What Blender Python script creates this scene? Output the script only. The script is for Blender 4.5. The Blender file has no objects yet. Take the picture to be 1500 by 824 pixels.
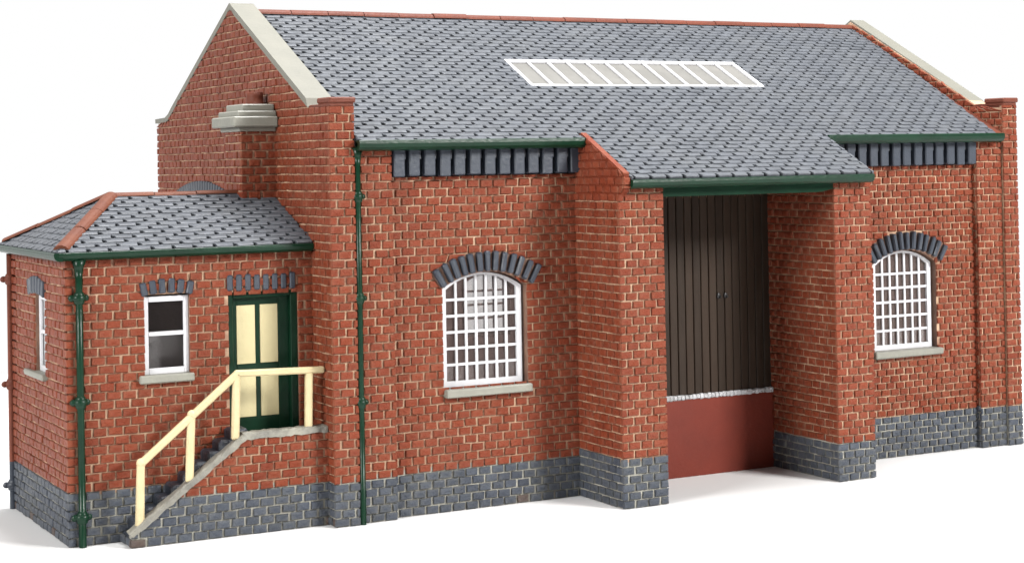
import bpy, math, random
from mathutils import Vector, Matrix
from mathutils.geometry import tessellate_polygon
random.seed(7)
S = 0.1                       # one working unit (about a centimetre of the model) -> scene units
scene = bpy.context.scene
COL = scene.collection

# ------------------------------------------------------------------ camera
cam_d = bpy.data.cameras.new("camera")
cam = bpy.data.objects.new("camera", cam_d); COL.objects.link(cam)
scene.camera = cam
cx, cy, cz, yaw, pitch, roll, fpx = -14.8567, -36.0376, 7.9119, -0.493, 0.0109, -0.018, 2603.04
fwd = Vector((-math.sin(yaw)*math.cos(pitch), math.cos(yaw)*math.cos(pitch), math.sin(pitch)))
rt = Vector((math.cos(yaw), math.sin(yaw), 0)); up = rt.cross(fwd)
r2 = math.cos(roll)*rt + math.sin(roll)*up
u2 = -math.sin(roll)*rt + math.cos(roll)*up
cam.matrix_world = Matrix(((r2.x, u2.x, -fwd.x, cx*S), (r2.y, u2.y, -fwd.y, cy*S), (r2.z, u2.z, -fwd.z, cz*S), (0, 0, 0, 1)))
cam_d.sensor_width = 36; cam_d.lens = fpx/1500*36
cam_d.shift_x = -0.0005; cam_d.shift_y = -205.14/1500
cam_d.clip_start = 0.05; cam_d.clip_end = 500

# ------------------------------------------------------------------ light: white studio and soft lamps
w = bpy.data.worlds.new("World"); scene.world = w; w.use_nodes = True
bg = w.node_tree.nodes["Background"]
bg.inputs[1].default_value = 1.0      # white wall behind the model, dimmer studio in front of it
wt = w.node_tree; wtc = wt.nodes.new("ShaderNodeTexCoord"); wsx = wt.nodes.new("ShaderNodeSeparateXYZ"); wmr = wt.nodes.new("ShaderNodeMapRange")
wt.links.new(wtc.outputs["Generated"], wsx.inputs[0]); wt.links.new(wsx.outputs["Y"], wmr.inputs["Value"])
wmr.inputs["From Min"].default_value = -.35; wmr.inputs["From Max"].default_value = .3
wmr.inputs["To Min"].default_value = .22; wmr.inputs["To Max"].default_value = 1.0
wcc = wt.nodes.new("ShaderNodeCombineColor")
for i_ in range(3): wt.links.new(wmr.outputs["Result"], wcc.inputs[i_])
wt.links.new(wcc.outputs[0], bg.inputs[0])
def lamp(name, loc, target, size, power, col=(1, 1, 1)):
    d = bpy.data.lights.new(name, 'AREA'); d.shape = 'SQUARE'; d.size = size*S; d.energy = power; d.color = col
    o = bpy.data.objects.new(name, d); COL.objects.link(o)
    o.location = Vector(loc)*S
    o.rotation_euler = (Vector(target)-Vector(loc)).to_track_quat('-Z', 'Y').to_euler()
    return o
lamp("key_softbox", (32, -44, 32), (8, 3, 4), 14, 560, (1, .985, .96))
lamp("side_softbox", (-48, -18, 26), (-3, 3, 2), 16, 330, (1, .985, .96))
lamp("top_softbox", (9, 4, 52), (9, 2, 0), 24, 520)
scene.view_settings.view_transform = 'Standard'; scene.view_settings.look = 'None'
scene.view_settings.exposure = 0; scene.view_settings.gamma = 1

# ------------------------------------------------------------------ materials
def nmat(name):
    m = bpy.data.materials.new(name); m.use_nodes = True
    nt = m.node_tree; b = nt.nodes["Principled BSDF"]
    return m, nt, b
def noise(nt, scale, detail=4, rough=.6):
    tc = nt.nodes.new("ShaderNodeTexCoord"); n = nt.nodes.new("ShaderNodeTexNoise")
    nt.links.new(tc.outputs["Object"], n.inputs["Vector"])
    n.inputs["Scale"].default_value = scale/S; n.inputs["Detail"].default_value = detail; n.inputs["Roughness"].default_value = rough
    return n.outputs["Fac"]
def ramp(nt, fac, a, b, ca=(0, 0, 0, 1), cb=(1, 1, 1, 1)):
    r = nt.nodes.new("ShaderNodeValToRGB"); e = r.color_ramp.elements
    e[0].position = a; e[1].position = b; e[0].color = ca; e[1].color = cb
    nt.links.new(fac, r.inputs[0]); return r.outputs[0]
def mix(nt, fac, a, b, blend='MIX'):
    m = nt.nodes.new("ShaderNodeMix"); m.data_type = 'RGBA'; m.blend_type = blend
    for s, v in ((m.inputs[0], fac), (m.inputs[6], a), (m.inputs[7], b)):
        if hasattr(v, "is_output"): nt.links.new(v, s)
        elif isinstance(v, (int, float)): s.default_value = v
        else: s.default_value = (*v, 1)
    return m.outputs[2]
def mth(nt, op, a, b):
    m = nt.nodes.new("ShaderNodeMath"); m.operation = op
    for s, v in ((m.inputs[0], a), (m.inputs[1], b)):
        if hasattr(v, "is_output"): nt.links.new(v, s)
        else: s.default_value = v
    return m.outputs[0]
def bump(nt, b, h, dist, strength=1):
    n = nt.nodes.new("ShaderNodeBump"); n.inputs["Distance"].default_value = dist*S; n.inputs["Strength"].default_value = strength
    nt.links.new(h, n.inputs["Height"]); nt.links.new(n.outputs[0], b.inputs["Normal"])
def paint(name, col, rough=.45, var=.25, col2=None, bumpd=.012, nscale=3, spec=.5):
    m, nt, b = nmat(name)
    col2 = col2 or tuple(c*(1-var) for c in col)
    f = ramp(nt, noise(nt, nscale, 6), .35, .65)
    c = mix(nt, f, col, col2)
    nt.links.new(c, b.inputs["Base Color"])
    b.inputs["Roughness"].default_value = rough
    b.inputs["Specular IOR Level"].default_value = spec
    if bumpd: bump(nt, b, noise(nt, 9, 3), bumpd)
    return m
def attr(nt):
    a = nt.nodes.new("ShaderNodeAttribute"); a.attribute_name = "tint"
    s = nt.nodes.new("ShaderNodeSeparateColor"); nt.links.new(a.outputs["Color"], s.inputs[0])
    return s.outputs[0], s.outputs[1], s.outputs[2]
def brick_material():
    m, nt, b = nmat("painted_brick")
    rnd, edge, kind = attr(nt)
    big = ramp(nt, noise(nt, .35, 3), .35, .65)
    red = mix(nt, rnd, (.130, .0225, .0085), (.172, .0330, .0125))
    red = mix(nt, mth(nt, 'MULTIPLY', big, .35), red, (.195, .042, .022))
    grey = mix(nt, rnd, (.044, .051, .066), (.060, .069, .088))
    c = mix(nt, ramp(nt, kind, .3, .6), red, grey)
    c = mix(nt, ramp(nt, kind, .85, .9), c, (.07, .048, .042))
    fine = ramp(nt, noise(nt, 5.5, 5, .7), .46, .72)
    c = mix(nt, mth(nt, 'MULTIPLY', fine, .22), c, mix(nt, ramp(nt, kind, .3, .6), (.22, .062, .04), (.11, .12, .14)))
    wash = mth(nt, 'MULTIPLY', ramp(nt, noise(nt, 1.7, 5, .65), .36, .62), mth(nt, 'POWER', edge, 1.3))
    c = mix(nt, mth(nt, 'MULTIPLY', wash, .62), c, mix(nt, ramp(nt, kind, .3, .6), (.36, .22, .14), (.30, .29, .23)))
    nt.links.new(c, b.inputs["Base Color"])
    b.inputs["Roughness"].default_value = .45; b.inputs["Specular IOR Level"].default_value = .16
    bump(nt, b, noise(nt, 9, 5, .7), .05)
    return m
def mortar_material():
    m, nt, b = nmat("mortar_wash")
    tc = nt.nodes.new("ShaderNodeTexCoord"); sx = nt.nodes.new("ShaderNodeSeparateXYZ")
    nt.links.new(tc.outputs["Object"], sx.inputs[0])
    low = ramp(nt, mth(nt, 'MULTIPLY', sx.outputs[2], 1/(1.05*S*2)), .495, .505, (1, 1, 1, 1), (0, 0, 0, 1))
    c = mix(nt, low, (.45, .30, .195), (.35, .34, .29))
    c = mix(nt, ramp(nt, noise(nt, 1.6, 6, .7), .38, .68), c, mix(nt, low, (.20, .085, .05), (.16, .15, .13)))
    nt.links.new(c, b.inputs["Base Color"]); b.inputs["Roughness"].default_value = .7
    bump(nt, b, noise(nt, 9, 4), .02)
    return m
def slate_material():
    m, nt, b = nmat("painted_slate")
    rnd, edge, kind = attr(nt)
    c = mix(nt, rnd, (.053, .058, .068), (.063, .069, .080))
    c = mix(nt, mth(nt, 'MULTIPLY', ramp(nt, noise(nt, .9, 6, .7), .42, .66), .6), c, (.074, .078, .084))
    c = mix(nt, mth(nt, 'MULTIPLY', ramp(nt, noise(nt, 6, 5, .7), .45, .7), .35), c, (.14, .15, .175))
    dry = mth(nt, 'MULTIPLY', ramp(nt, noise(nt, 2.2, 5, .7), .45, .66), mth(nt, 'POWER', edge, 3))
    c = mix(nt, mth(nt, 'MULTIPLY', dry, .16), c, (.30, .32, .35))
    nt.links.new(c, b.inputs["Base Color"])
    b.inputs["Roughness"].default_value = .5; b.inputs["Specular IOR Level"].default_value = .35
    bump(nt, b, noise(nt, 10, 4), .015)
    return m
def glass_material(name, haze=0):
    m = bpy.data.materials.new(name); m.use_nodes = True
    nt = m.node_tree; nt.nodes.clear()
    o = nt.nodes.new("ShaderNodeOutputMaterial"); mx = nt.nodes.new("ShaderNodeMixShader")
    t = nt.nodes.new("ShaderNodeBsdfTransparent"); g = nt.nodes.new("ShaderNodeBsdfGlossy"); f = nt.nodes.new("ShaderNodeFresnel")
    g.inputs["Roughness"].default_value = .03; f.inputs[0].default_value = 1.4
    t.inputs[0].default_value = (.93, .93, .93, 1)
    nt.links.new(f.outputs[0], mx.inputs[0]); nt.links.new(t.outputs[0], mx.inputs[1]); nt.links.new(g.outputs[0], mx.inputs[2])
    if haze:
        df = nt.nodes.new("ShaderNodeBsdfDiffuse"); df.inputs[0].default_value = (.36, .27, .25, 1)
        m2 = nt.nodes.new("ShaderNodeMixShader"); m2.inputs[0].default_value = haze
        nt.links.new(mx.outputs[0], m2.inputs[1]); nt.links.new(df.outputs[0], m2.inputs[2]); mx = m2
    nt.links.new(mx.outputs[0], o.inputs[0]); return m
def frosted_material():
    m = bpy.data.materials.new("frosted_glazing"); m.use_nodes = True
    nt = m.node_tree; b = nt.nodes["Principled BSDF"]
    tr = nt.nodes.new("ShaderNodeBsdfTranslucent"); mx = nt.nodes.new("ShaderNodeMixShader")
    c = mix(nt, ramp(nt, noise(nt, 1.2, 5), .4, .65), (.235, .228, .212), (.275, .266, .248))
    nt.links.new(c, b.inputs["Base Color"]); b.inputs["Roughness"].default_value = .35
    nt.links.new(c, tr.inputs[0]); mx.inputs[0].default_value = .4
    nt.links.new(b.outputs[0], mx.inputs[1]); nt.links.new(tr.outputs[0], mx.inputs[2])
    nt.links.new(mx.outputs[0], nt.nodes["Material Output"].inputs[0]); return m
def plank_material():
    m, nt, b = nmat("dark_planks")
    rnd, edge, kind = attr(nt)
    tc = nt.nodes.new("ShaderNodeTexCoord"); mp = nt.nodes.new("ShaderNodeMapping"); n = nt.nodes.new("ShaderNodeTexNoise")
    mp.inputs["Scale"].default_value = (6/S, 6/S, .5/S)
    nt.links.new(tc.outputs["Object"], mp.inputs[0]); nt.links.new(mp.outputs[0], n.inputs["Vector"])
    n.inputs["Scale"].default_value = 1; n.inputs["Detail"].default_value = 5
    c = mix(nt, rnd, (.020, .0125, .008), (.032, .020, .013))
    c = mix(nt, mth(nt, 'MULTIPLY', ramp(nt, n.outputs["Fac"], .45, .7), .4), c, (.045, .032, .023))
    nt.links.new(c, b.inputs["Base Color"]); b.inputs["Specular IOR Level"].default_value = .2; b.inputs["Roughness"].default_value = .5
    bump(nt, b, n.outputs["Fac"], .01)
    return m
M = dict(
    brick=brick_material(), mortar=mortar_material(), slate=slate_material(),
    felt=paint("dark_wash", (.006, .007, .009), .8, spec=.1),
    green=paint("green_gloss", (.0040, .025, .012), .3, .3, bumpd=.006, nscale=1.5, spec=.22),
    stone=paint("stone_paint", (.215, .213, .178), .5, .1, (.185, .183, .156), bumpd=.012, nscale=1.6),
    coping=paint("coping_stone", (.165, .160, .134), .55, .1, (.148, .145, .122), bumpd=.012, nscale=1.6, spec=.3),
    dirtystone=paint("weathered_stone", (.24, .23, .19), .55, .3, (.13, .125, .11), bumpd=.03, nscale=2),
    blue=paint("blue_brick", (.028, .035, .049), .42, .2, (.035, .042, .056), bumpd=.010, nscale=1.2),
    bluedark=paint("dark_blue_brick", (.011, .014, .020), .42, .3, (.026, .031, .042), bumpd=.03, nscale=3),
    terracotta=paint("terracotta", (.135, .044, .022), .55, .2, (.105, .034, .020), bumpd=.02, nscale=2, spec=.2),
    ridge=paint("red_ridge", (.125, .034, .019), .55, .2, (.10, .030, .019), bumpd=.02, nscale=2, spec=.2),
    redplain=paint("red_brown_paint", (.150, .026, .0155), .45, .2, (.120, .022, .0140), bumpd=.008, nscale=.9, spec=.25),
    cream=paint("cream_paint", (.52, .435, .255), .45, .12, (.47, .385, .22), bumpd=.015, nscale=2),
    creamdoor=paint("cream_door_paint", (.54, .475, .27), .45, .08, bumpd=.01, nscale=1.5),
    white=paint("white_paint", (.55, .55, .57), .4, .04, bumpd=.004),
    roughwhite=paint("white_edging", (.5, .5, .52), .5, .1, (.3, .3, .3), bumpd=.05, nscale=4),
    inside=paint("inside_wall", (.50, .33, .29), .6, .2, (.42, .27, .235), bumpd=.02, nscale=.7),
    inner_grey=paint("inner_grey", (.30, .29, .29), .5, .15, nscale=.8),
    reveal=paint("brown_wash", (.20, .115, .075), .6, .3, (.12, .06, .04), bumpd=.02, nscale=2),
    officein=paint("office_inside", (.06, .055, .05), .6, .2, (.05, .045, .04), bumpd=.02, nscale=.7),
    black=paint("black_iron", (.012, .012, .013), .4),
    plank=plank_material(), glass=glass_material('clear_glazing', .02), hazeglass=glass_material('hazy_glazing', .11), frosted=frosted_material())

# ------------------------------------------------------------------ mesh collector
class MB:
    def __init__(s, *mats): s.v = []; s.f = []; s.m = []; s.t = []; s.sm = []; s.mats = list(mats)
    def mi(s, m):
        if m not in s.mats: s.mats.append(m)
        return s.mats.index(m)
    def add(s, vs, fs, m, tint=(.5, 0, 0), tints=None, smooth=False):
        o = len(s.v); k = s.mi(m)
        s.v += [tuple(p) for p in vs]; s.t += (tints or [tint]*len(vs))
        for f in fs: s.f.append(tuple(i+o for i in f)); s.m.append(k); s.sm.append(smooth)
    def box(s, a, b, m, bev=.0, tint=(.5, 0, 0), skew=None):
        x0, y0, z0 = a; x1, y1, z1 = b
        if bev <= 0:
            vs = [(x0, y0, z0), (x1, y0, z0), (x1, y1, z0), (x0, y1, z0), (x0, y0, z1), (x1, y0, z1), (x1, y1, z1), (x0, y1, z1)]
            fs = [(3, 2, 1, 0), (4, 5, 6, 7), (0, 1, 5, 4), (1, 2, 6, 5), (2, 3, 7, 6), (3, 0, 4, 7)]
            s.add(vs, fs, m, tint); return
        s.obox(Vector(((x0+x1)/2, (y0+y1)/2, (z0+z1)/2)), Vector((1, 0, 0)), Vector((0, 1, 0)), Vector((0, 0, 1)), (x1-x0)/2, (y1-y0)/2, (z1-z0)/2, m, bev, tint)
    def obox(s, c, U, V, W, a, b, d, m, bev=.02, tint=(.5, 0, 0), jit=0):
        # chamfered box, 24 verts
        e = min(bev, a*.45, b*.45, d*.45); vs = []; idx = {}
        for sx in (-1, 1):
            for sy in (-1, 1):
                for sz in (-1, 1):
                    for ax in range(3):
                        h = [a, b, d]
                        for q in range(3):
                            if q != ax: h[q] -= e
                        idx[(sx, sy, sz, ax)] = len(vs)
                        j = [random.uniform(-jit, jit) for _ in range(3)]
                        vs.append(c+U*(sx*h[0]+j[0])+V*(sy*h[1]+j[1])+W*(sz*h[2]+j[2]))
        fs = []
        sg = [(-1, -1), (1, -1), (1, 1), (-1, 1)]
        for q in (-1, 1):
            fs.append([idx[(q, p, r, 0)] for p, r in sg]); fs.append([idx[(p, q, r, 1)] for p, r in sg]); fs.append([idx[(p, r, q, 2)] for p, r in sg])
        for p in (-1, 1):
            for r in (-1, 1):
                fs.append([idx[(p, r, -1, 0)], idx[(p, r, 1, 0)], idx[(p, r, 1, 1)], idx[(p, r, -1, 1)]])
                fs.append([idx[(p, -1, r, 0)], idx[(p, 1, r, 0)], idx[(p, 1, r, 2)], idx[(p, -1, r, 2)]])
                fs.append([idx[(-1, p, r, 1)], idx[(1, p, r, 1)], idx[(1, p, r, 2)], idx[(-1, p, r, 2)]])
                for q in (-1, 1): fs.append([idx[(p, r, q, 0)], idx[(p, r, q, 1)], idx[(p, r, q, 2)]])
        s.add(vs, fs, m, tint)
    def bar(s, p, q, wd, ht, m, side=Vector((0, 1, 0)), bev=.02):
        p = Vector(p); q = Vector(q); d = (q-p); L = d.length; d.normalize()
        n = d.cross(side).normalized()
        s.obox((p+q)/2, d, side, n, L/2, wd/2, ht/2, m, bev)
    def prism(s, pts, D, m, tint=(.5, 0, 0), smooth=False):
        # pts: 3D loop, D: extrusion vector
        n = len(pts); pts = [Vector(p) for p in pts]; D = Vector(D)
        vs = pts+[p+D for p in pts]
        tri = tessellate_polygon([pts])
        fs = [tuple(t) for t in tri]+[tuple(i+n for i in t[::-1]) for t in tri]
        fs += [(i, (i+1) % n, (i+1) % n+n, i+n) for i in range(n)]
        s.add(vs, fs, m, tint, smooth=smooth)
    def ring(s, outer, inner, D, m):
        # two loops of equal count
        n = len(outer); D = Vector(D); vs = [Vector(p) for p in outer]+[Vector(p) for p in inner]
        vs += [p+D for p in vs[:2*n]]; fs = []
        for i in range(n):
            j = (i+1) % n
            fs += [(i, j, j+n, i+n), (i+2*n, j+2*n, j+3*n, i+3*n), (i, j, j+2*n, i+2*n), (i+n, j+n, j+3*n, i+3*n)]
        s.add(vs, fs, m)
    def lathe(s, c, prof, m, n=18, axis='z'):
        vs = []; fs = []
        for r, h in prof:
            for k in range(n):
                a = 2*math.pi*k/n
                vs.append((c[0]+r*math.cos(a), c[1]+r*math.sin(a), c[2]+h))
        for i in range(len(prof)-1):
            for k in range(n): fs.append((i*n+k, i*n+(k+1) % n, (i+1)*n+(k+1) % n, (i+1)*n+k))
        fs.append(tuple(range(n))); fs.append(tuple((len(prof)-1)*n+k for k in range(n)))
        s.add(vs, fs, m, smooth=True)
    def ball(s, c, r, m, n=14, mmm=9):
        vs = []; fs = []
        for i in range(mmm+1):
            t = math.pi*i/mmm
            for k in range(n):
                a = 2*math.pi*k/n
                vs.append((c[0]+r[0]*math.sin(t)*math.cos(a), c[1]+r[1]*math.sin(t)*math.sin(a), c[2]+r[2]*math.cos(t)))
        for i in range(mmm):
            for k in range(n): fs.append((i*n+k, i*n+(k+1) % n, (i+1)*n+(k+1) % n, (i+1)*n+k))
        s.add(vs, fs, m, smooth=True)
    def sweep(s, prof, x0, x1, T, m, smooth=True, seg=1):
        # prof: list of (p,q) ; T(t,p,q)->3D for t in x0..x1
        n = len(prof); vs = []; fs = []
        for i in range(seg+1):
            t = x0+(x1-x0)*i/seg
            vs += [T(t, p, q) for p, q in prof]
        for i in range(seg):
            for k in range(n): fs.append((i*n+k, i*n+(k+1) % n, (i+1)*n+(k+1) % n, (i+1)*n+k))
        s.add(vs, fs, m, smooth=smooth)
        s.add(vs[:n], [tuple(range(n))], m); s.add(vs[-n:], [tuple(range(n))], m)
    def build(s, name, parent=None, warp=None):
        me = bpy.data.meshes.new(name)
        wf = WARP if warp is None else warp
        me.from_pydata([tuple(c*S for c in wf(*p)) for p in s.v], [], s.f)
        for m in s.mats: me.materials.append(m)
        me.polygons.foreach_set("material_index", s.m)
        me.polygons.foreach_set("use_smooth", s.sm)
        a = me.color_attributes.new("tint", 'FLOAT_COLOR', 'POINT')
        flat = []
        for t in s.t: flat += [t[0], t[1], t[2], 1]
        a.data.foreach_set("color", flat)
        me.update()
        o = bpy.data.objects.new(name, me); COL.objects.link(o)
        if parent: o.parent = parent
        return o
def WARP(x, y, z): return (x, y, z)

# ------------------------------------------------------------------ brickwork
def scan(poly, v):
    xs = []
    for i in range(len(poly)):
        a, b = poly[i], poly[(i+1) % len(poly)]
        if (a[1] <= v) != (b[1] <= v): xs.append(a[0]+(v-a[1])/(b[1]-a[1])*(b[0]-a[0]))
    xs.sort(); return [(xs[i], xs[i+1]) for i in range(0, len(xs)-1, 2)]
def spans(poly, holes, v):
    iv = scan(poly, v)
    for h in holes:
        for a, b in scan(h, v):
            nv = []
            for p, q in iv:
                if b <= p or a >= q: nv.append((p, q)); continue
                if a > p: nv.append((p, a))
                if b < q: nv.append((b, q))
            iv = nv
    return iv
class Face:
    def __init__(s, O, U, V, N): s.O = Vector(O); s.U = Vector(U); s.V = Vector(V); s.N = Vector(N)
    def P(s, u, v, d=0): return s.O+s.U*u+s.V*v+s.N*d
COURSE, BLEN, GAP, VGAP, REL = .1875, .333, .027, .048, .046
def bricks(mb, F, poly, holes=(), npl=5, phase=0., ext=(0, 0), top=None, course=COURSE, BL=BLEN):
    vmin = min(p[1] for p in poly); vmax = max(p[1] for p in poly)
    r = int(math.floor(vmin/course))
    while r*course < vmax-.03:
        va = max(r*course+GAP/2, vmin+.004); vb = min((r+1)*course-GAP/2, vmax-.004)
        r += 1
        if vb-va < .05: continue
        i0, i1, im = spans(poly, holes, va), spans(poly, holes, vb), spans(poly, holes, (va+vb)/2)
        if not (len(i0) == len(i1) == len(im)): i0 = i1 = im
        rowoff = phase+((r % 2)*.5)*BL+random.uniform(-.012, .012)
        for (a0, b0), (a1, b1), (am, bm) in zip(i0, i1, im):
            le = ext[0] if am < min(p[0] for p in poly)+.02 else 0
            re = ext[1] if bm > max(p[0] for p in poly)-.02 else 0
            k = math.floor((min(a0, a1)-rowoff)/BL)-1
            while True:
                s0 = rowoff+k*BL+VGAP/2; e0 = s0+BL-VGAP; k += 1
                if s0 > max(b0, b1): break
                s0 += random.uniform(-.008, .008); e0 += random.uniform(-.008, .008)
                l0, l1 = max(s0, a0-le), max(s0, a1-le); h0, h1 = min(e0, b0+re), min(e0, b1+re)
                if s0 < am+.07: l0, l1 = a0-le, a1-le
                if e0 > bm-.07: h0, h1 = b0+re, b1+re
                if h0-l0 < .045 and h1-l1 < .045: continue
                if h0-l0 < .02: l0 = h0 = (l0+h0)/2; l0 -= .01; h0 += .01
                if h1-l1 < .02: l1 = h1 = (l1+h1)/2; l1 -= .01; h1 += .01
                rel = REL+random.uniform(-.008, .008)
                vj = random.uniform(-.006, .006)
                q = [(l0, va+vj), (h0, va+vj), (h1, vb+vj), (l1, vb+vj)]
                cu = sum(p[0] for p in q)/4; cv = (va+vb)/2+vj
                vs = []; ts = []; t = random.random()
                kd = 0.0
                if r-1 < npl: kd = .7
                elif False: kd = .7
                if r-1 == 0 and npl and random.random() < .04: kd = 1.0
                for ins, dd, ed in ((0, -.01, .8), (.003, rel*.66, .3), (.018, rel, .3)):
                    for (u, v) in q:
                        uu = u+(ins if u < cu else -ins)+random.uniform(-.008, .008)
                        vv = v+(ins if v < cv else -ins)+random.uniform(-.008, .008)
                        vs.append(F.P(uu, vv, dd+random.uniform(-.008, .008))); ts.append((t, ed, kd))
                vs.append(F.P(cu, cv, rel+.006)); ts.append((t, 0, kd))
                fs = []
                for g in (0, 4):
                    for n in range(4): fs.append((g+n, g+(n+1) % 4, g+4+(n+1) % 4, g+4+n))
                fs += [(8+n, 8+(n+1) % 4, 12) for n in range(4)]
                mb.add(vs, fs, M['brick'], tints=ts)
def slab(mb, F, poly, T, holes=(), m=None, mb_in=None):
    """solid wall: face on F, thickness T behind it, holes cut through with reveals"""
    m = m or M['mortar']; mi = mb_in or m
    loops = [list(poly)]+[list(h) for h in holes]
    tri = tessellate_polygon([[Vector((u, v, 0)) for u, v in l] for l in loops])
    flat = [p for l in loops for p in l]; n = len(flat)
    front = [F.P(u, v, 0) for u, v in flat]; back = [F.P(u, v, -T) for u, v in flat]
    mb.add(front, [tuple(t) for t in tri], m)
    mb.add(back, [tuple(t[::-1]) for t in tri], mi)
    for li, l in enumerate(loops):
        k = len(l); vs = [F.P(u, v, 0) for u, v in l]+[F.P(u, v, -T) for u, v in l]
        mb.add(vs, [(i, (i+1) % k, (i+1) % k+k, i+k) for i in range(k)], M['reveal'] if li else m)
def sector(a, b, zs, rise, ln, n=14):
    c = (a+b)/2; h = (b-a)/2; R = (h*h+rise*rise)/(2*rise); zc = zs+rise-R; am = math.asin(h/R)
    ts = [-am+2*am*i/n for i in range(n+1)]
    return [(c+(R+ln)*math.sin(t), zc+(R+ln)*math.cos(t)) for t in ts]+[(c+(R-.02)*math.sin(t), zc+(R-.02)*math.cos(t)) for t in ts[::-1]]
def rect(u0, v0, u1, v1): return [(u0, v0), (u1, v0), (u1, v1), (u0, v1)]
def archpoly(x0, x1, zb, zs, rise, n=16):
    c = (x0+x1)/2; h = (x1-x0)/2; R = (h*h+rise*rise)/(2*rise); zc = zs+rise-R
    a = math.asin(h/R); pts = [(x0, zb), (x1, zb)]
    for i in range(n+1):
        t = a-2*a*i/n
        pts.append((c+R*math.sin(t), zc+R*math.cos(t)))
    return pts
FRONT = lambda y: Face((0, y, 0), (1, 0, 0), (0, 0, 1), (0, -1, 0))
LEFT = lambda x: Face((x, 0, 0), (0, 1, 0), (0, 0, 1), (-1, 0, 0))      # u = y, faces -X
RIGHT = lambda x: Face((x, 0, 0), (0, 1, 0), (0, 0, 1), (1, 0, 0))

# ------------------------------------------------------------------ the model
shed = bpy.data.objects.new("goods_shed", None); COL.objects.link(shed)
shed["label"] = "red brick model goods shed with slate roof, skylight, porch and hipped office annexe"
shed["category"] = "model building"
L, D = 20.0, 12.6
MID = 6.35
SLOPE = .509
def roofz(y): return 8.36+SLOPE*(y+.25)
PK = 11.80                       # top of the gable brickwork under the coping
# gable walls -------------------------------------------------------
gpoly = [(0, 0), (D, 0), (D, 9.12), (11.75, 9.12), (11.3, 9.33), (MID, PK), (1.2, 9.18), (0, 9.18)]
gable_arch = archpoly(6.7, 10.9, 4.2, 6.75, .30)
XR = 19.56
def gable(x0, x1, outer):
    gpoly = [(0, 0), (D, 0), (D, 9.12), (11.75, 9.12), (11.3, 9.33), (MID, PK), (1.2, 9.18), (0, 9.18)]
    lf = .10 if outer > 0 else 0
    if lf: gpoly = gpoly[:4]+[(11.3, 9.33+lf), (MID, PK+lf), (1.15, 9.18+lf), (1.0, 9.18), (0, 9.18)]
    mb = MB(M['mortar'], M['brick'])
    if outer < 0:
        slab(mb, LEFT(x0), gpoly, x1-x0, m=M['mortar'], mb_in=M['inside'])
        bricks(mb, LEFT(x0), gpoly, [gable_arch], npl=5)
        bricks(mb, FRONT(0), rect(x0, 0, x1, 9.18), npl=5, ext=(.048, .03), phase=.12)
        ip = [(0, 8.0), (MID*2, 8.0), (MID*2, 9.1), (11.3, 9.33), (MID, PK), (1.2, 9.18), (0, 9.18)]
        bricks(mb, RIGHT(x1), ip, npl=0)
    else:
        slab(mb, RIGHT(x1), gpoly, x1-x0, m=M['mortar'])
        bricks(mb, RIGHT(x1), [(u, v-.05 if v > 9.2 else v) for u, v in gpoly], npl=6)
        bricks(mb, FRONT(0), rect(x0, 0, x1, 9.18), npl=6, ext=(.03, .03), phase=.05, course=.178, BL=.31)
        ip = [(0, 8.0), (MID*2, 8.0), (11.3, 9.31+lf), (MID, PK+lf-.03), (1.15, 9.15+lf), (1.0, 9.16), (0, 9.16)]
        bricks(mb, LEFT(x0), ip, npl=0, phase=.1)
    g = mb.build("gable_wall", shed)
    xa, xb = x0-.05, x1+.07
    # front slope coping: stone slab
    f = MB(); tz = .13-lf*1.0
    if lf: xa = x0+.02
    pts = [(1.22-lf*1.5, 9.19+lf*.1), (1.22, 9.19+lf), (MID, PK+.01+lf), (MID, PK+.01+tz+.03+lf), (1.30, 9.19+tz+.08+lf*.6)]
    f.prism([(xa, y, z) for y, z in pts], (xb-xa, 0, 0), M['coping'])
    f.build("coping", g)
    # rear slope coping with its swept foot
    r = MB()
    lo = [(MID, PK+.01+lf), (11.2, 9.38+lf), (11.5, 9.22), (11.8, 9.14), (D+.12, 9.13)]
    hi = [(D+.14, 9.25), (11.85, 9.27), (11.55, 9.36), (11.25, 9.53+lf), (MID, PK+.01+tz+.03+lf)]
    r.prism([(xa, y, z) for y, z in lo+hi], (xb-xa, 0, 0), M['coping'])
    r.build("coping", g)
    # brick corbel cap over the front pier
    c = MB()
    c.box((x0-.05, -.10, 9.24), (x1+.05, .66, 9.37), M['ridge'], .05)
    c.box((x0-.005, .1, 9.1), (x1-.005, 1.25, 9.235), M['ridge'], .02)
    c.box((x0-.03, -.05, 9.16), (x1+.02, .62, 9.25), M['ridge'], .03)
    c.build("pier_cap", g)
    return g
gl = gable(0, .52, -1)
gr = gable(XR, 20, 1)
# blue brick arch in the left gable
mb = MB()
ac = 8.8; h = 2.1; R = (h*h+.30*.30)/(2*.30); zc = 6.75+.30-R
mb.prism([(-.03, y, z) for y, z in gable_arch], (.06, 0, 0), M['inside'])
am = math.asin(h/R); N = 22
for i in range(N):
    t = -am+2*am*(i+.5)/N
    U = Vector((0, math.sin(t), math.cos(t))); W = Vector((0, math.cos(t), -math.sin(t)))
    mb.obox(Vector((-.03, ac, zc))+U*(R+.23), Vector((1, 0, 0)), U, W, .05, .25, R*am/N*.72, M['blue'], .02)
mb.build("blind_arch", gl)

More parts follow.
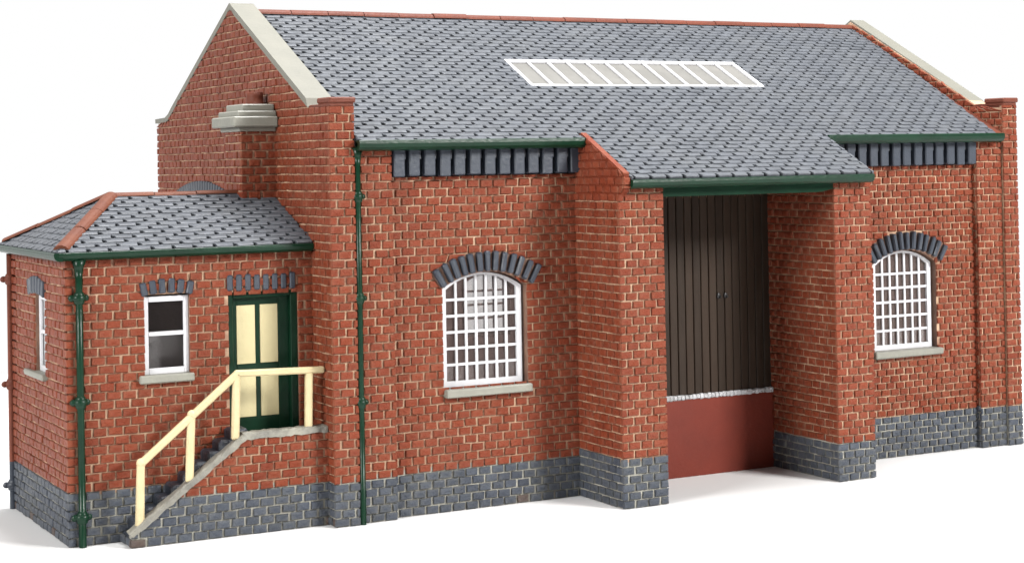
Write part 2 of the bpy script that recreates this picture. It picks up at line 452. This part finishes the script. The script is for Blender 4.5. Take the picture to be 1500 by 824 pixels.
# front wall --------------------------------------------------------
W1 = (2.80, 4.88, 2.78, 5.02, .34)
W2 = (15.28, 17.28, 2.78, 5.02, .34)
V1 = (2.72, 5.08, 5.04, .36, 13, .46); V2 = (15.14, 17.46, 5.04, .36, 13, .46)
v1s = sector(*V1[:4], .46); v2s = sector(*V2[:4], .46)
h1 = archpoly(2.76, 4.95, 2.74, 5.04, .36); h2 = archpoly(15.2, 17.33, 2.74, 5.04, .36)
mb = MB(M['mortar'], M['brick'])
slab(mb, FRONT(.1), rect(.52, 0, 1.46, 8.3), .5)
bricks(mb, FRONT(.1), rect(.52, 0, 1.46, 8.2), npl=5, ext=(0, .02), phase=.03)
bricks(mb, RIGHT(1.46), rect(.1, 0, .27, 8.2), npl=5)
slab(mb, FRONT(.27), rect(1.46, 0, 6.32, 8.35), .36, [h1], mb_in=M['inside'])
bricks(mb, FRONT(.27), rect(1.46, 0, 6.30, 7.60), [h1, v1s], npl=5, phase=.1)
slab(mb, FRONT(.27), rect(13.46, 0, 18.68, 8.35), .36, [h2], mb_in=M['inside'])
bricks(mb, FRONT(.27), rect(13.48, 0, 18.68, 7.60), [h2, v2s], npl=6, phase=.2, course=.178, BL=.31)
slab(mb, FRONT(.1), rect(18.68, 0, XR, 8.3), .5)
bricks(mb, FRONT(.1), rect(18.68, 0, XR-.02, 8.2), npl=6, ext=(.03, 0), phase=.16, course=.178, BL=.31)
bricks(mb, LEFT(18.68), rect(.1, 0, .27, 8.2), npl=6)
# plain wall over the goods door
mb.box((7.43, .97, 6.9), (12.42, 1.2, 8.85), M['mortar'])
mb.box((7.43, 1.06, 0), (12.42, 1.2, 6.9), M['inside'])
fw = mb.build("front_wall", shed)
# rear wall with one arched window, only seen through the glazing
mb = MB(M['mortar'])
rh = [archpoly(9.35, 10.85, 2.6, 4.25, .25), rect(1.2, .3, 6.6, 6.4), rect(12.6, .3, 18.4, 6.4)]  # the two rectangular openings are out of view, added to let light inside
slab(mb, Face((0, D-.02, 0), (1, 0, 0), (0, 0, 1), (0, 1, 0)), rect(.52, 0, 19.5, 8.4), .4, rh, mb_in=M['inside'])
rw = mb.build("rear_wall", shed)
mb = MB(M['inside']); mb.box((.52, 1.2, .05), (19.5, D-.42, .12), M['white']); mb.build("inner_floor", shed)

# dentil bands ------------------------------------------------------
def dentils(x0, x1, n):
    mb = MB()
    mb.box((x0, .20, 7.585), (x1, .268, 8.2), M['felt'])
    p = (x1-x0)/n
    for i in range(n):
        a = x0+p*i+.03; b = a+p*.70
        j = random.uniform(-.012, .012)
        mb.box((a+j, -.0+random.uniform(-.015, .01), 7.60+random.uniform(-.015, .015)), (b+j, .21, 8.22), M['blue'], .025)
        mb.box((b+j-.05, .02, 7.98), (b+j+.03, .205, 8.20), M['bluedark'], .01)
    return mb.build("brick_band", shed)
dentils(1.48, 6.42, 13)
dentils(13.46, 18.66, 14)

# arched windows ----------------------------------------------------
def arched_window(x0, x1, zb, zs, rise, yf, cols, rows, sill, vous, fw_=.13, first=None):
    out = archpoly(x0, x1, zb, zs, rise); inn = archpoly(x0+fw_, x1-fw_, zb+fw_, zs-.02, rise-.04)
    mb = MB()
    mb.ring([(x, yf, z) for x, z in out], [(x, yf, z) for x, z in inn], (0, .07, 0), M['white'])
    c = (x0+x1)/2; hh = (x1-x0)/2-fw_; ri = rise-.04; R = (hh*hh+ri*ri)/(2*ri); zcc = zs-.02+ri-R
    pw = (x1-x0-2*fw_)/cols; bw = .032
    for i in range(1, cols):
        x = x0+fw_+pw*i; zt = zcc+math.sqrt(R*R-(x-c)**2)+.01
        mb.box((x-bw, yf+.012, zb+fw_-.01), (x+bw, yf+.058, zt), M['white'], .008)
    ph = (zs-.02-zb-fw_)/(rows-.35)
    for i in range(1, rows):
        z = zb+fw_+ph*i
        dx = 0
        if z > zs-.02: dx = hh-math.sqrt(max(0, R*R-(z-zcc)**2))
        mb.box((x0+fw_-.01+dx, yf+.016, z-bw), (x1-fw_+.01-dx, yf+.054, z+bw), M['white'], .008)
    wn = mb.build("window", shed)
    g = MB(); g.prism([(x, yf+.075, z) for x, z in archpoly(x0+.03, x1-.03, zb+.03, zs, rise-.03)], (0, .012, 0), M['hazeglass']); g.build("pane", wn)
    if sill:
        s = MB(); a, b, z0, z1 = sill
        s.obox(Vector(((a+b)/2, .255, (z0+z1)/2)), Vector((1, 0, 0)), Vector((0, 1, 0)), Vector((0, 0, 1)), (b-a)/2, .175, (z1-z0)/2, M['stone'], .025, jit=.008)
        s.build("sill", wn)
    if vous:
        a, b, z_s, rs, n, ln = vous
        cc = (a+b)/2; hw = (b-a)/2; R = (hw*hw+rs*rs)/(2*rs); zc = z_s+rs-R; am = math.asin(hw/R)
        s = MB()
        s.prism([(x, .24, z) for x, z in sector(a, b, z_s, rs, ln-.02)], (0, .06, 0), M['reveal'])
        for i in range(n):
            t = -am+2*am*(i+.5)/n+random.uniform(-.006, .006)
            U = Vector((math.sin(t), 0, math.cos(t))); W = Vector((math.cos(t), 0, -math.sin(t)))
            q = ln+random.uniform(-.02, .02)
            s.obox(Vector((cc, .215, zc))+U*(R+q/2+.0), Vector((0, 1, 0)), U, W, .10, q/2, R*am/n*.66, M['blue'], .03, jit=.008)
        s.build("arch", wn)
    return wn
arched_window(*W1, .42, 7, 6, (2.76, 4.98, 2.57, 2.76), V1)
arched_window(*W2, .42, 7, 6, (15.12, 17.40, 2.60, 2.78), V2)
for a in (9.35,):
    arched_window(a+.01, a+1.49, 2.61, 4.24, .25, D-.2, 4, 4, None, None, .1)

# porch -------------------------------------------------------------
PY = -1.72
def pier(x0, x1, npl, fin=0, course=COURSE, BL=BLEN):
    mb = MB(M['mortar'], M['brick'])
    F = LEFT(x0)
    prof = [(PY, 0), (.96, 0), (.96, roofz(.96)-.14), (PY, roofz(PY)-.14)]
    slab(mb, F, prof, x1-x0)
    fp = prof
    if fin:
        fy = PY-.24
        fp = [(PY, 7.02), (.2, 7.02), (.2, roofz(.2)-.06), (-.10, roofz(-.10)+.07), (fy, roofz(fy)+.07), (fy, 7.22)]
        slab(mb, Face(F.O+Vector((-.012, 0, 0)), F.U, F.V, F.N), fp, .13, m=M['brick'])
        mb.prism([F.P(fy-.012, roofz(fy)+.06, .03), F.P(-.1, roofz(-.1)+.06, .03), F.P(-.1, roofz(-.1)+.10, .03), F.P(fy-.012, roofz(fy)+.10, .03)], (.145, 0, 0), M['brick'], tint=(.7, .25, 0))
        fp = [(PY, 0), (.96, 0), (.96, 8.2), (-.10, roofz(-.10)+.06), (fy, roofz(fy)+.06), (fy, 7.22), (PY, 7.04)]
        bricks(mb, FRONT(fy), rect(x0-.01, 7.24, x0+.115, roofz(fy)+.05), npl=0, ext=(.04, .02))
    bricks(mb, FRONT(PY), rect(x0, 0, x1, 7.28), npl=npl, ext=(.048, .03), phase=x0*.7, course=course, BL=BL)
    bricks(mb, F, fp, npl=npl, phase=.07, course=course, BL=BL)
    bricks(mb, RIGHT(x1), prof, npl=npl, phase=.2, course=course, BL=BL)
    return mb.build("porch_pier", shed)
pier(6.30, 7.43, 6, 1); pier(12.42, 13.48, 5, 0, .182, .32)
mb = MB()                                                   # green beam across the porch opening
pts = [(7.44, 7.02), (11.85, 7.02), (12.05, 7.03), (12.25, 7.07), (12.41, 7.10), (12.41, 7.32), (7.44, 7.32)]
mb.prism([(x, PY-.02, z) for x, z in pts], (0, .22, 0), M['green'])
mb.build("porch_beam", shed)
# doors
mb = MB(M['plank']); x = 7.45; YD = .93
while x < 12.40:
    wd = min(.236, 12.41-x)
    mb.box((x+.010, YD+random.uniform(0, .012), 2.02), (x+wd-.010, YD+.1, 7.9), M['plank'], .014, tint=(random.random(), 0, 0))
    x += .236
mb.box((7.44, YD+.06, 2.0), (12.41, YD+.12, 7.88), M['black'])
door = mb.build("goods_door", shed)
for hx in (10.79, 11.0):
    mb = MB(); mb.ball((hx, YD-.02, 4.43), (.06, .03, .075), M['black']); mb.ball((hx+.02, YD-.06, 4.40), (.03, .04, .03), M['black']); mb.build("handle", door)
mb = MB(); n = 44                                            # ragged white edging of the loading bank
for i in range(n):
    a = 7.44+(12.41-7.44)*i/n; b = 7.44+(12.41-7.44)*(i+1)/n
    mb.obox(Vector(((a+b)/2, YD-.0, 1.965)), Vector((1, 0, 0)), Vector((0, 1, 0)), Vector((0, 0, 1)), (b-a)/2+.006, .07, .062+random.uniform(-.012, .012), M['roughwhite'], .025, jit=.006)
mb.build("ledge", door)
mb = MB(); mb.box((7.43, YD-.03, 0), (12.42, YD+.12, 1.94), M['redplain']); mb.build("loading_bank", shed)

# roof --------------------------------------------------------------
SW, SR = .455, .202
def slates(mb, F, poly, holes=(), v0=0., phase=0., sr=SR, sw=SW, lift=.0):
    vmax = max(p[1] for p in poly); v = v0; r = 0
    while v < vmax-.03:
        va = v; vb = min(v+sr+.012, vmax)
        im = spans(poly, holes, v+sr*.5); i1 = spans(poly, holes, min(v+sr, vmax)-.003); i0 = spans(poly, holes, v+.003)
        if not (len(im) == len(i1) == len(i0)): i0 = i1 = im
        off = phase+(r % 2)*sw/2+random.uniform(-.02, .02); v += sr; r += 1
        for (a0, b0), (a1, b1) in zip(i0, i1):
            lo, hi = min(a0, a1), max(b0, b1)
            k = math.floor((lo-off)/sw)-1
            while True:
                s = off+k*sw; e = s+sw; k += 1
                if s > hi: break
                g = .004
                l0, l1 = max(s+g, a0), max(s+g, a1); r0, r1 = min(e-g, b0), min(e-g, b1)
                if r0-l0 < .03 and r1-l1 < .03: continue
                if r1 < l1: r1 = l1 = (r1+l1)/2
                if r0 < l0: r0 = l0 = (r0+l0)/2
                c = random.uniform(.042, .058); c2 = random.uniform(.034, .046)
                if r0-l0 < .2: c = c2 = .01
                d = sr*random.uniform(.46, .6); d2 = sr*random.uniform(.46, .6)
                hf = .060+random.uniform(-.006, .008)+lift; hb = .03+lift
                vv = va+random.uniform(-.006, .006)
                H = lambda q: hf+(hb-hf)*(q-va)/(sr)
                def X0(q): return l0+(l1-l0)*(q-va)/sr
                def X1(q): return r0+(r1-r0)*(q-va)/sr
                top = [(X0(vv)+c, vv), (X0(vv)+c+.02, vv-.004), (X1(vv)-c2-.02, vv-.004), (X1(vv)-c2, vv), (X1(vv+d2)-c2*.8, vv+d2), (X1(vv+d2*1.15), vv+d2*1.15), (X1(vb), vb), (X0(vb), vb), (X0(vv+d*1.15), vv+d*1.15), (X0(vv+d)+c*.8, vv+d)]
                ed = [1, 1, 1, 1, .4, .2, 0, 0, .2, .4]; t = random.random(); tilt = random.uniform(-.006, .006)
                vs = [F.P(u, q, H(q)+(tilt if u < (l0+r0)/2 else -tilt)-(.016 if n in (0, 1, 2, 3) else 0)) for n, (u, q) in enumerate(top)]
                # rounded nose: an inner line just behind the front edge
                nose = [(X0(vv)+c+.006, vv+.026), (X1(vv)-c2-.006, vv+.026)]
                vs += [F.P(u, q, H(q)) for u, q in nose]
                vs += [F.P(u, q, -.022) for u, q in top]
                fs = [(0, 1, 2, 3, 11, 10), (10, 11, 4, 5, 6, 7, 8, 9), (0, 10, 9), (3, 4, 11)]
                fs += [(n, (n+1) % 10, (n+1) % 10+12, n+12) for n in range(10)]
                ts = [(t, q, 0) for q in ed]+[(t, .8, 0)]*2+[(t, .3, 0)]*10
                mb.add(vs, fs, M['slate'], tints=ts)
sl = math.sqrt(1+SLOPE**2)
RF = Face((0, -.25, 8.36), (1, 0, 0), (0, 1/sl, SLOPE/sl), (0, -SLOPE/sl, 1/sl))
VR = (MID+.25)*sl
rp = [(.54, 0), (6.43, 0), (6.43, -10*SR), (13.38, -10*SR), (13.38, 0), (19.12, 0), (XR-.02, VR*.8), (XR-.02, VR), (.54, VR)]
sky = rect(6.35, 15*SR, 13.46, 23*SR)
mb = MB(M['slate'], M['felt'])
slab(mb, Face(RF.O-RF.N*.025, RF.U, RF.V, RF.N), rp, .1, [sky], m=M['felt'], mb_in=M['inside'])
slates(mb, RF, rp, [sky], v0=-10*SR, phase=.1)
mb.prism([RF.P(u, v, -.05) for u, v in ((19.05, 0), (XR-.005, 0), (XR-.005, VR*.82))], RF.N*-.05, M['ridge'])
RB = Face((0, 2*MID+.25, 8.36), (1, 0, 0), (0, -1/sl, SLOPE/sl), (0, SLOPE/sl, 1/sl))
slab(mb, RB, rect(.54, 0, 19.48, VR-.02), .1, m=M['slate'])
roof = mb.build("roof", shed)
def ridge_run(mb, P, Q, seg, rad, m, upv=Vector((0, 0, 1)), flat=.62, gap=.02):
    P = Vector(P); Q = Vector(Q); d = Q-P; Ln = d.length; d.normalize()
    side = d.cross(upv).normalized(); nrm = side.cross(d)
    n = max(1, round(Ln/seg)); st = Ln/n
    prof = [(-1.15, -.35), (-1.0, .15), (-.7, .65), (-.25, .97), (.25, .97), (.7, .65), (1.0, .15), (1.15, -.35)]
    for i in range(n):
        rr = rad*random.uniform(.96, 1.05)
        jt = random.uniform(-.01, .01)
        T = lambda t, p, q: P+d*t+side*(p*rr+jt)+nrm*(q*rr*flat+jt)
        mb.sweep(prof, i*st+gap/2, (i+1)*st-gap/2, T, m, smooth=False)
mb = MB(M['ridge']); ridge_run(mb, (.55, MID, 11.735), (XR-.02, MID, 11.735), 1.02, .15, M['ridge']); mb.build("ridge_tiles", roof)
# skylight
mb = MB(M['white'])
def skp(u, v, d): return RF.P(u, v, d)
def skbar(u0, v0, u1, v1, d0=-.02, d1=.05):
    c = RF.P((u0+u1)/2, (v0+v1)/2, (d0+d1)/2)
    mb.obox(c, RF.U, RF.V, RF.N, (u1-u0)/2, (v1-v0)/2, (d1-d0)/2, M['white'], .012)
u0, u1, v0, v1 = 6.36, 13.45, 15*SR-.02, 23*SR-.02
skbar(u0, v0, u1, v0+.07); skbar(u0, v1-.13, u1, v1-.01); skbar(u0, v0+.07, u0+.09, v1-.13); skbar(u1-.10, v0+.07, u1, v1-.13)
for i in range(1, 12):
    x = u0+.06+(u1-u0-.12)*i/12; skbar(x-.037, v0+.071, x+.037, v1-.131, -.015, .046)
skl = mb.build("skylight", shed)
mb = MB(M['frosted']); mb.prism([RF.P(u, v, -.01) for u, v in rect(u0+.02, v0+.02, u1-.02, v1-.03)], RF.N*-.02, M['frosted']); mb.build("pane", skl)

# gutters -----------------------------------------------------------
GP = [(-.02, .02), (-.155, .028), (-.178, .012), (-.186, -.05), (-.165, -.13), (-.11, -.185), (-.03, -.21), (.06, -.21), (.06, .02)]
def gutter(T, t0, t1, name="gutter"):
    mb = MB(M['green']); mb.sweep(GP, t0, t1, T, M['green'], smooth=False)
    return mb.build(name, shed)
gutter(lambda t, p, q: (t, -.16+p, 8.39+q), .54, 6.34)
gutter(lambda t, p, q: (t, -.16+p, 8.39+q), 13.40, 19.30)
gutter(lambda t, p, q: (t, -1.93+p, 7.41+q*.88), 6.43, 13.36)

# downpipes ---------------------------------------------------------
def downpipe(x, y, ztop, r, cz_, mat, hopper=True, mat2=None, zsplit=0):
    mb = MB(mat)
    if mat2:
        mb.lathe((x, y, 0), [(r, 0), (r, zsplit)], mat2); mb.lathe((x, y, 0), [(r, zsplit), (r, ztop)], mat)
    else: mb.lathe((x, y, 0), [(r*1.02, 0), (r*.97, ztop*.3), (r, ztop*.6), (r, ztop)], mat)
    if hopper: mb.lathe((x, y, ztop), [(r, -.35), (r*1.3, -.12), (r*2.2, .05)], mat)
    p = mb.build("downpipe", shed)
    for z in cz_:
        mm = mat2 if (mat2 and z < zsplit) else mat
        c = MB(mm)
        c.lathe((x, y, z), [(r*1.05, -.13), (r*1.5, -.10), (r*1.55, -.02), (r*1.35, .02), (r*1.6, .06), (r*1.2, .12), (r, .13)], mm)
        c.ball((x, y, z), (r*2.0, r*1.6, r*1.35), mm); c.ball((x-r*1.9, y+.03, z), (r*1.1, r*.8, r*1.0), mm); c.ball((x+r*1.9, y+.03, z), (r*1.0, r*.8, r*.95), mm)
        c.build("pipe_collar", p)
    return p
downpipe(.62, .0, 8.2, .066, (7.18, 4.95, 2.67), M['green'])

# chimney -----------------------------------------------------------
mb = MB(M['mortar'], M['brick'])
cx0, cy0, cy1 = -.86, 3.32, 4.45
mb.box((cx0, cy0, 6.5), (-.01, cy1, 8.78), M['mortar'])
bricks(mb, FRONT(cy0), rect(cx0, 6.5, -.03, 8.74), npl=0, ext=(.03, 0), phase=.1)
bricks(mb, LEFT(cx0), rect(cy0, 6.5, cy1, 8.74), npl=0, phase=.2)
ch = mb.build("chimney", shed)
mb = MB(M['stone'])
mb.box((-.95, 3.2, 8.70), (-.045, 4.55, 8.81), M['stone'], .02)
mb.box((-1.13, 3.06, 8.80), (-.045, 4.66, 9.05), M['stone'], .03)
mb.box((-1.0, 3.16, 9.04), (-.045, 4.54, 9.18), M['stone'], .025)
mb.box((-.85, 3.30, 9.17), (-.045, 4.4, 9.34), M['stone'], .025)
mb.build("chimney_cap", ch)
mb = MB(M['redplain']); mb.lathe((-.33, 3.85, 9.33), [(.21, 0), (.2, .2), (.205, .30), (.16, .31), (.15, .1)], M['ridge']); mb.build("chimney_pot", ch)

# office annexe -----------------------------------------------------
AX, AY, AY2, AH = -5.5, 1.21, 6.2, 6.12
fwin = rect(-3.86, 3.46, -2.86, 5.18); fdoor = rect(-1.98, 2.06, -.36, 5.14)
lwin = rect(3.0, 3.42, 4.02, 5.16)
mb = MB(M['mortar'], M['brick'])
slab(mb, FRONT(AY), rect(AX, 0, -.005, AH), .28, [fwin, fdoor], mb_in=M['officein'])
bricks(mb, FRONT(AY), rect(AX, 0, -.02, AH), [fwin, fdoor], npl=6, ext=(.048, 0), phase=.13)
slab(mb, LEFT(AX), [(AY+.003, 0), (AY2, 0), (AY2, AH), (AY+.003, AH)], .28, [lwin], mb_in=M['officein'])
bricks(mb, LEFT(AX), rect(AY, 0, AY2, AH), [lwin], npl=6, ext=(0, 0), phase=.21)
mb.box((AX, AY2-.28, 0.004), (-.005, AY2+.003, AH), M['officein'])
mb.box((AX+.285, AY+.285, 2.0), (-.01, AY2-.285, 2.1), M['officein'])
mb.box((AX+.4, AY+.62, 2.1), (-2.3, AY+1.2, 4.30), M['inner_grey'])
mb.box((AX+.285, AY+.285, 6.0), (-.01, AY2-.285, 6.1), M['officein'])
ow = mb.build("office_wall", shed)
def sash(name_label, F, u0, u1, v0, v1, dep, sill, lint):
    mb = MB(M['white'])
    def b(a0, b0, a1, b1, d0, d1):
        c = F.P((a0+a1)/2, (b0+b1)/2, (d0+d1)/2); mb.obox(c, F.U, F.V, F.N, (a1-a0)/2, (b1-b0)/2, (d1-d0)/2, M['white'], .01)
    t = .11
    b(u0, v0, u0+t, v1, -dep-.06, -dep); b(u1-t, v0, u1, v1, -dep-.06, -dep)
    b(u0+t, v0, u1-t, v0+.13, -dep-.06, -dep+.002); b(u0+t, v1-.12, u1-t, v1, -dep-.06, -dep+.002)
    vm = (v0+v1)/2+.03; b(u0+t, vm-.045, u1-t, vm+.045, -dep-.05, -dep+.006)
    wn = mb.build("sash_window", shed); wn["label"] = name_label
    g = MB(M['glass']); g.prism([F.P(u, v, -dep-.065) for u, v in rect(u0+.04, v0+.04, u1-.04, v1-.04)], F.N*-.012, M['glass']); g.build("pane", wn)
    s = MB(M['stone']); a, c_, z0, z1 = sill
    s.obox(F.P((a+c_)/2, (z0+z1)/2, .02), F.U, F.V, F.N, (c_-a)/2, (z1-z0)/2, .13, M['stone'], .025, jit=.006); s.build("sill", wn)
    a, c_, z0, z1, n, fan = lint
    s = MB(M['blue'])
    for i in range(n):
        f = (i+.5)/n; u = a+(c_-a)*f; ang = fan*(f-.5)
        U = F.U*math.cos(ang)-F.V*math.sin(ang); V = F.V*math.cos(ang)+F.U*math.sin(ang)
        dz = -abs(f-.5)**2*fan*.55*(c_-a)
        s.obox(F.P(u, (z0+z1)/2+dz, .03), U, V, F.N, (c_-a)/n*.35, (z1-z0)/2*(1-.25*abs(f-.5)), .055, M['blue'], .025, jit=.006)
    s.build("lintel", wn)
    return wn
sash("front sash window of the office beside the green door", FRONT(AY), -3.86, -2.86, 3.47, 5.14, .06, (-4.0, -2.80, 3.30, 3.47), (-3.98, -2.75, 5.20, 5.52, 6, .5))
sash("side sash window in the end wall of the office", LEFT(AX), 3.02, 4.0, 3.43, 5.14, .07, (2.9, 4.62, 3.30, 3.43), (3.0, 4.5, 5.16, 5.56, 6, .5))
# office door
mb = MB(M['green']); F = FRONT(AY)
yd = AY+.20
mb.box((-1.98, AY+.03, 2.06), (-1.86, yd+.08, 5.14), M['green'], .015)
mb.box((-.52, AY+.03, 2.06), (-.36, yd+.08, 5.14), M['green'], .015)
mb.box((-1.86, AY+.03, 5.0), (-.52, yd+.08, 5.14), M['green'], .015)
mb.box((-1.86, yd, 2.06), (-.52, yd+.06, 5.0), M['green'], .01)
mb.box((-1.86, yd-.03, 2.06), (-1.74, yd, 5.0), M['green'], .01); mb.box((-.76, yd-.03, 2.06), (-.52, yd, 5.0), M['green'], .01)
mb.box((-1.29, yd-.03, 2.3), (-1.20, yd, 4.9), M['green'], .01)
mb.box((-1.74, yd-.028, 4.84), (-.76, yd, 5.0), M['green'], .01); mb.box((-1.74, yd-.028, 2.06), (-.76, yd, 2.36), M['green'], .01)
mb.box((-1.735, yd-.026, 3.33), (-.765, yd, 3.53), M['green'], .01)
od = mb.build("office_door", shed); od["label"] = "green office door with four cream panels at the head of the steps"
for (a, b) in ((-1.73, -1.30), (-1.19, -.77)):
    for (z0, z1) in ((3.54, 4.83), (2.37, 3.32)):
        mb = MB(M['creamdoor']); mb.box((a, yd-.018, z0), (b, yd+.01, z1), M['creamdoor'], .008); mb.build("door_panel", od)
mb = MB(M['blue'])
for i in range(8):
    x = -2.05+1.66*(i+.5)/8
    mb.box((x-.065, AY-.08, 5.17+random.uniform(-.01, .01)), (x+.065, AY+.04, 5.52+random.uniform(-.012, .012)), M['blue'], .025)
mb.build("lintel", od)
# office roof: hipped at its free end
E = .25; ez = 6.14; rz = 7.27; hx = -3.85; ry = 3.7
xe, ye, ye2 = AX-E, AY-E+.02, AY2+E
def plane(P0, P1, A):
    P0 = Vector(P0); U = (Vector(P1)-P0).normalized(); A = Vector(A)
    w_ = A-P0; V = (w_-U*w_.dot(U)).normalized(); return Face(P0, U, V, U.cross(V))
FF = plane((xe, ye, ez), (0, ye, ez), (hx, ry, rz)); vf = (Vector((hx, ry, rz))-FF.O).dot(FF.V)
FL = plane((xe, ye2, ez), (xe, ye, ez), (hx, ry, rz)); vl = (Vector((hx, ry, rz))-FL.O).dot(FL.V)
FB = plane((0, ye2, ez), (xe, ye2, ez), (hx, ry, rz)); vb_ = (Vector((hx, ry, rz))-FB.O).dot(FB.V)
mb = MB(M['slate'], M['felt'])
pf = [(0, 0), (-xe-.01, 0), (-xe-.01, vf), (hx-xe, vf)]
pl = [(0, 0), (ye2-ye, 0), (ye2-ry, vl)]
pb = [(0, 0), (-xe, 0), (-xe-(hx-xe), vb_), (0, vb_)]
for Fq, pq, phs in ((FF, pf, .2), (FL, pl, .05), (FB, pb, .1)):
    slab(mb, Face(Fq.O-Fq.N*.02, Fq.U, Fq.V, Fq.N), pq, .06, m=M['felt'])
    slates(mb, Fq, pq, phase=phs, sr=.205, sw=.46)
orf = mb.build("office_roof", shed)
mb = MB(M['terracotta'])
ridge_run(mb, (xe+.12, ye+.16, ez+.11), (hx, ry, rz+.03), 1.15, .15, M['terracotta'], flat=.5)
ridge_run(mb, (xe+.12, ye2-.16, ez+.11), (hx, ry, rz+.03), 1.15, .15, M['terracotta'], flat=.5)
ridge_run(mb, (hx-.02, ry, rz+.015), (-.87, ry, rz+.015), 1.0, .12, M['terracotta'], flat=.5)
mb.build("hip_tiles", orf)
gutter(lambda t, p, q: (t, ye+.06+p*.8, ez+.0+q*.75), xe+.02, -.08)
gutter(lambda t, p, q: (xe+.06+p*.8, t, ez+.0+q*.75), ye-.08, ye2)
downpipe(-5.28, 1.08, 5.95, .075, (5.2, 3.02, .62), M['green'])
downpipe(-5.56, 6.27, 5.95, .075, (5.35, 2.9, .55), M['ridge'], False, M['blue'], 1.1)

# steps and handrail ------------------------------------------------
SY = .42
side = [(-4.42, 0), (-.02, 0), (-.02, 2.07), (-1.93, 2.07), (-4.42, .28)]
mb = MB(M['mortar'], M['brick'])
slab(mb, FRONT(SY), side, .22)
bricks(mb, FRONT(SY), side, npl=5, ext=(.03, 0), phase=.05)
mb.box((-4.42, SY+.22, 0), (-4.2, AY-.05, .24), M['bluedark'], .03)
bricks(mb, LEFT(-4.42), rect(SY, 0, AY-.05, .24), npl=5)
n = 9
for i in range(n):
    xa = -4.3+i*.268; z1 = .54+i*.212
    mb.obox(Vector((xa+.2, (SY+.21+AY-.05)/2, z1/2)), Vector((1, 0, 0)), Vector((0, 1, 0)), Vector((0, 0, 1)), .2, (AY-.05-SY-.21)/2, z1/2, M['bluedark'], .05, jit=.012)
mb.box((-1.95, SY+.2, 0.01), (-.02, AY-.05, 2.10), M['dirtystone'], .03)
stp = mb.build("steps", shed)
mb = MB(M['dirtystone'])
def rough_coping(p, q, n, hh=.07, wd=.15):
    p = Vector(p); q = Vector(q); dr = (q-p).normalized(); up_ = Vector((-dr.z, 0, dr.x)); Y = Vector((0, 1, 0))
    vs = []; fs = []
    ring = [(-1, -1), (-1, .55), (-.7, 1), (.7, 1), (1, .55), (1, -1)]
    for i in range(n+1):
        c = p+(q-p)*i/n
        for a, b in ring:
            ch = 1 if b > 0 else 1+random.uniform(-.1, .35)
            vs.append(c+Y*(a*wd*(1+random.uniform(-.08, .08)))+up_*(b*hh*ch+random.uniform(-.012, .012))+dr*random.uniform(-.02, .02))
    for i in range(n):
        for k in range(6): fs.append((i*6+k, i*6+(k+1) % 6, (i+1)*6+(k+1) % 6, (i+1)*6+k))
    fs += [tuple(range(6)), tuple(n*6+k for k in range(6))]
    mb.add(vs, fs, M['dirtystone'])
rough_coping((-1.97, SY+.08, 2.12), (-.03, SY+.08, 2.12), 22)
rough_coping((-4.46, SY+.08, .27), (-1.91, SY+.08, 2.12), 30, .06)
mb.build("coping", stp)
RYc = .47
mb = MB(M['cream'])
pa, pb2, pc = (-4.20, RYc, 1.72), (-2.05, RYc, 3.46), (-.06, RYc, 3.40)
sd = Vector((0, 1, 0))
mb.bar((-4.24, RYc, 1.69), (-2.03, RYc, 3.47), .14, .15, M['cream'], sd, .045)
mb.bar((-2.09, RYc, 3.455), pc, .14, .145, M['cream'], sd, .045)
mb.ball((-4.19, RYc, 1.74), (.105, .085, .105), M['cream']); mb.ball((-3.08, RYc, 2.66), (.10, .085, .10), M['cream']); mb.ball((-2.06, RYc, 3.45), (.085, .072, .085), M['cream'])
hr = mb.build("handrail", shed)
for (x, z0, z1, ln) in ((-4.20, .40, 1.72, -.04), (-3.10, 1.25, 2.62, -.06), (-2.08, 2.05, 3.42, -.05), (-.42, 2.12, 3.36, -.02)):
    mb = MB(M['cream']); mb.obox(Vector((x+ln/2, RYc, (z0+z1)/2)), Vector((1, 0, 0)), Vector((0, 1, 0)), Vector((-ln/(z1-z0), 0, 1)), .082, .068, (z1-z0)/2, M['cream'], .03, jit=.008); mb.build("post", hr)

# floor -------------------------------------------------------------
m, nt, b = nmat("white_sweep"); b.inputs["Base Color"].default_value = (.64, .64, .64, 1); b.inputs["Roughness"].default_value = .8; b.inputs["Specular IOR Level"].default_value = .1
fb = MB(m); fb.box((-24, -26, -.4), (44, 34, -.004), m)
fl = fb.build("floor"); fl["kind"] = "structure"
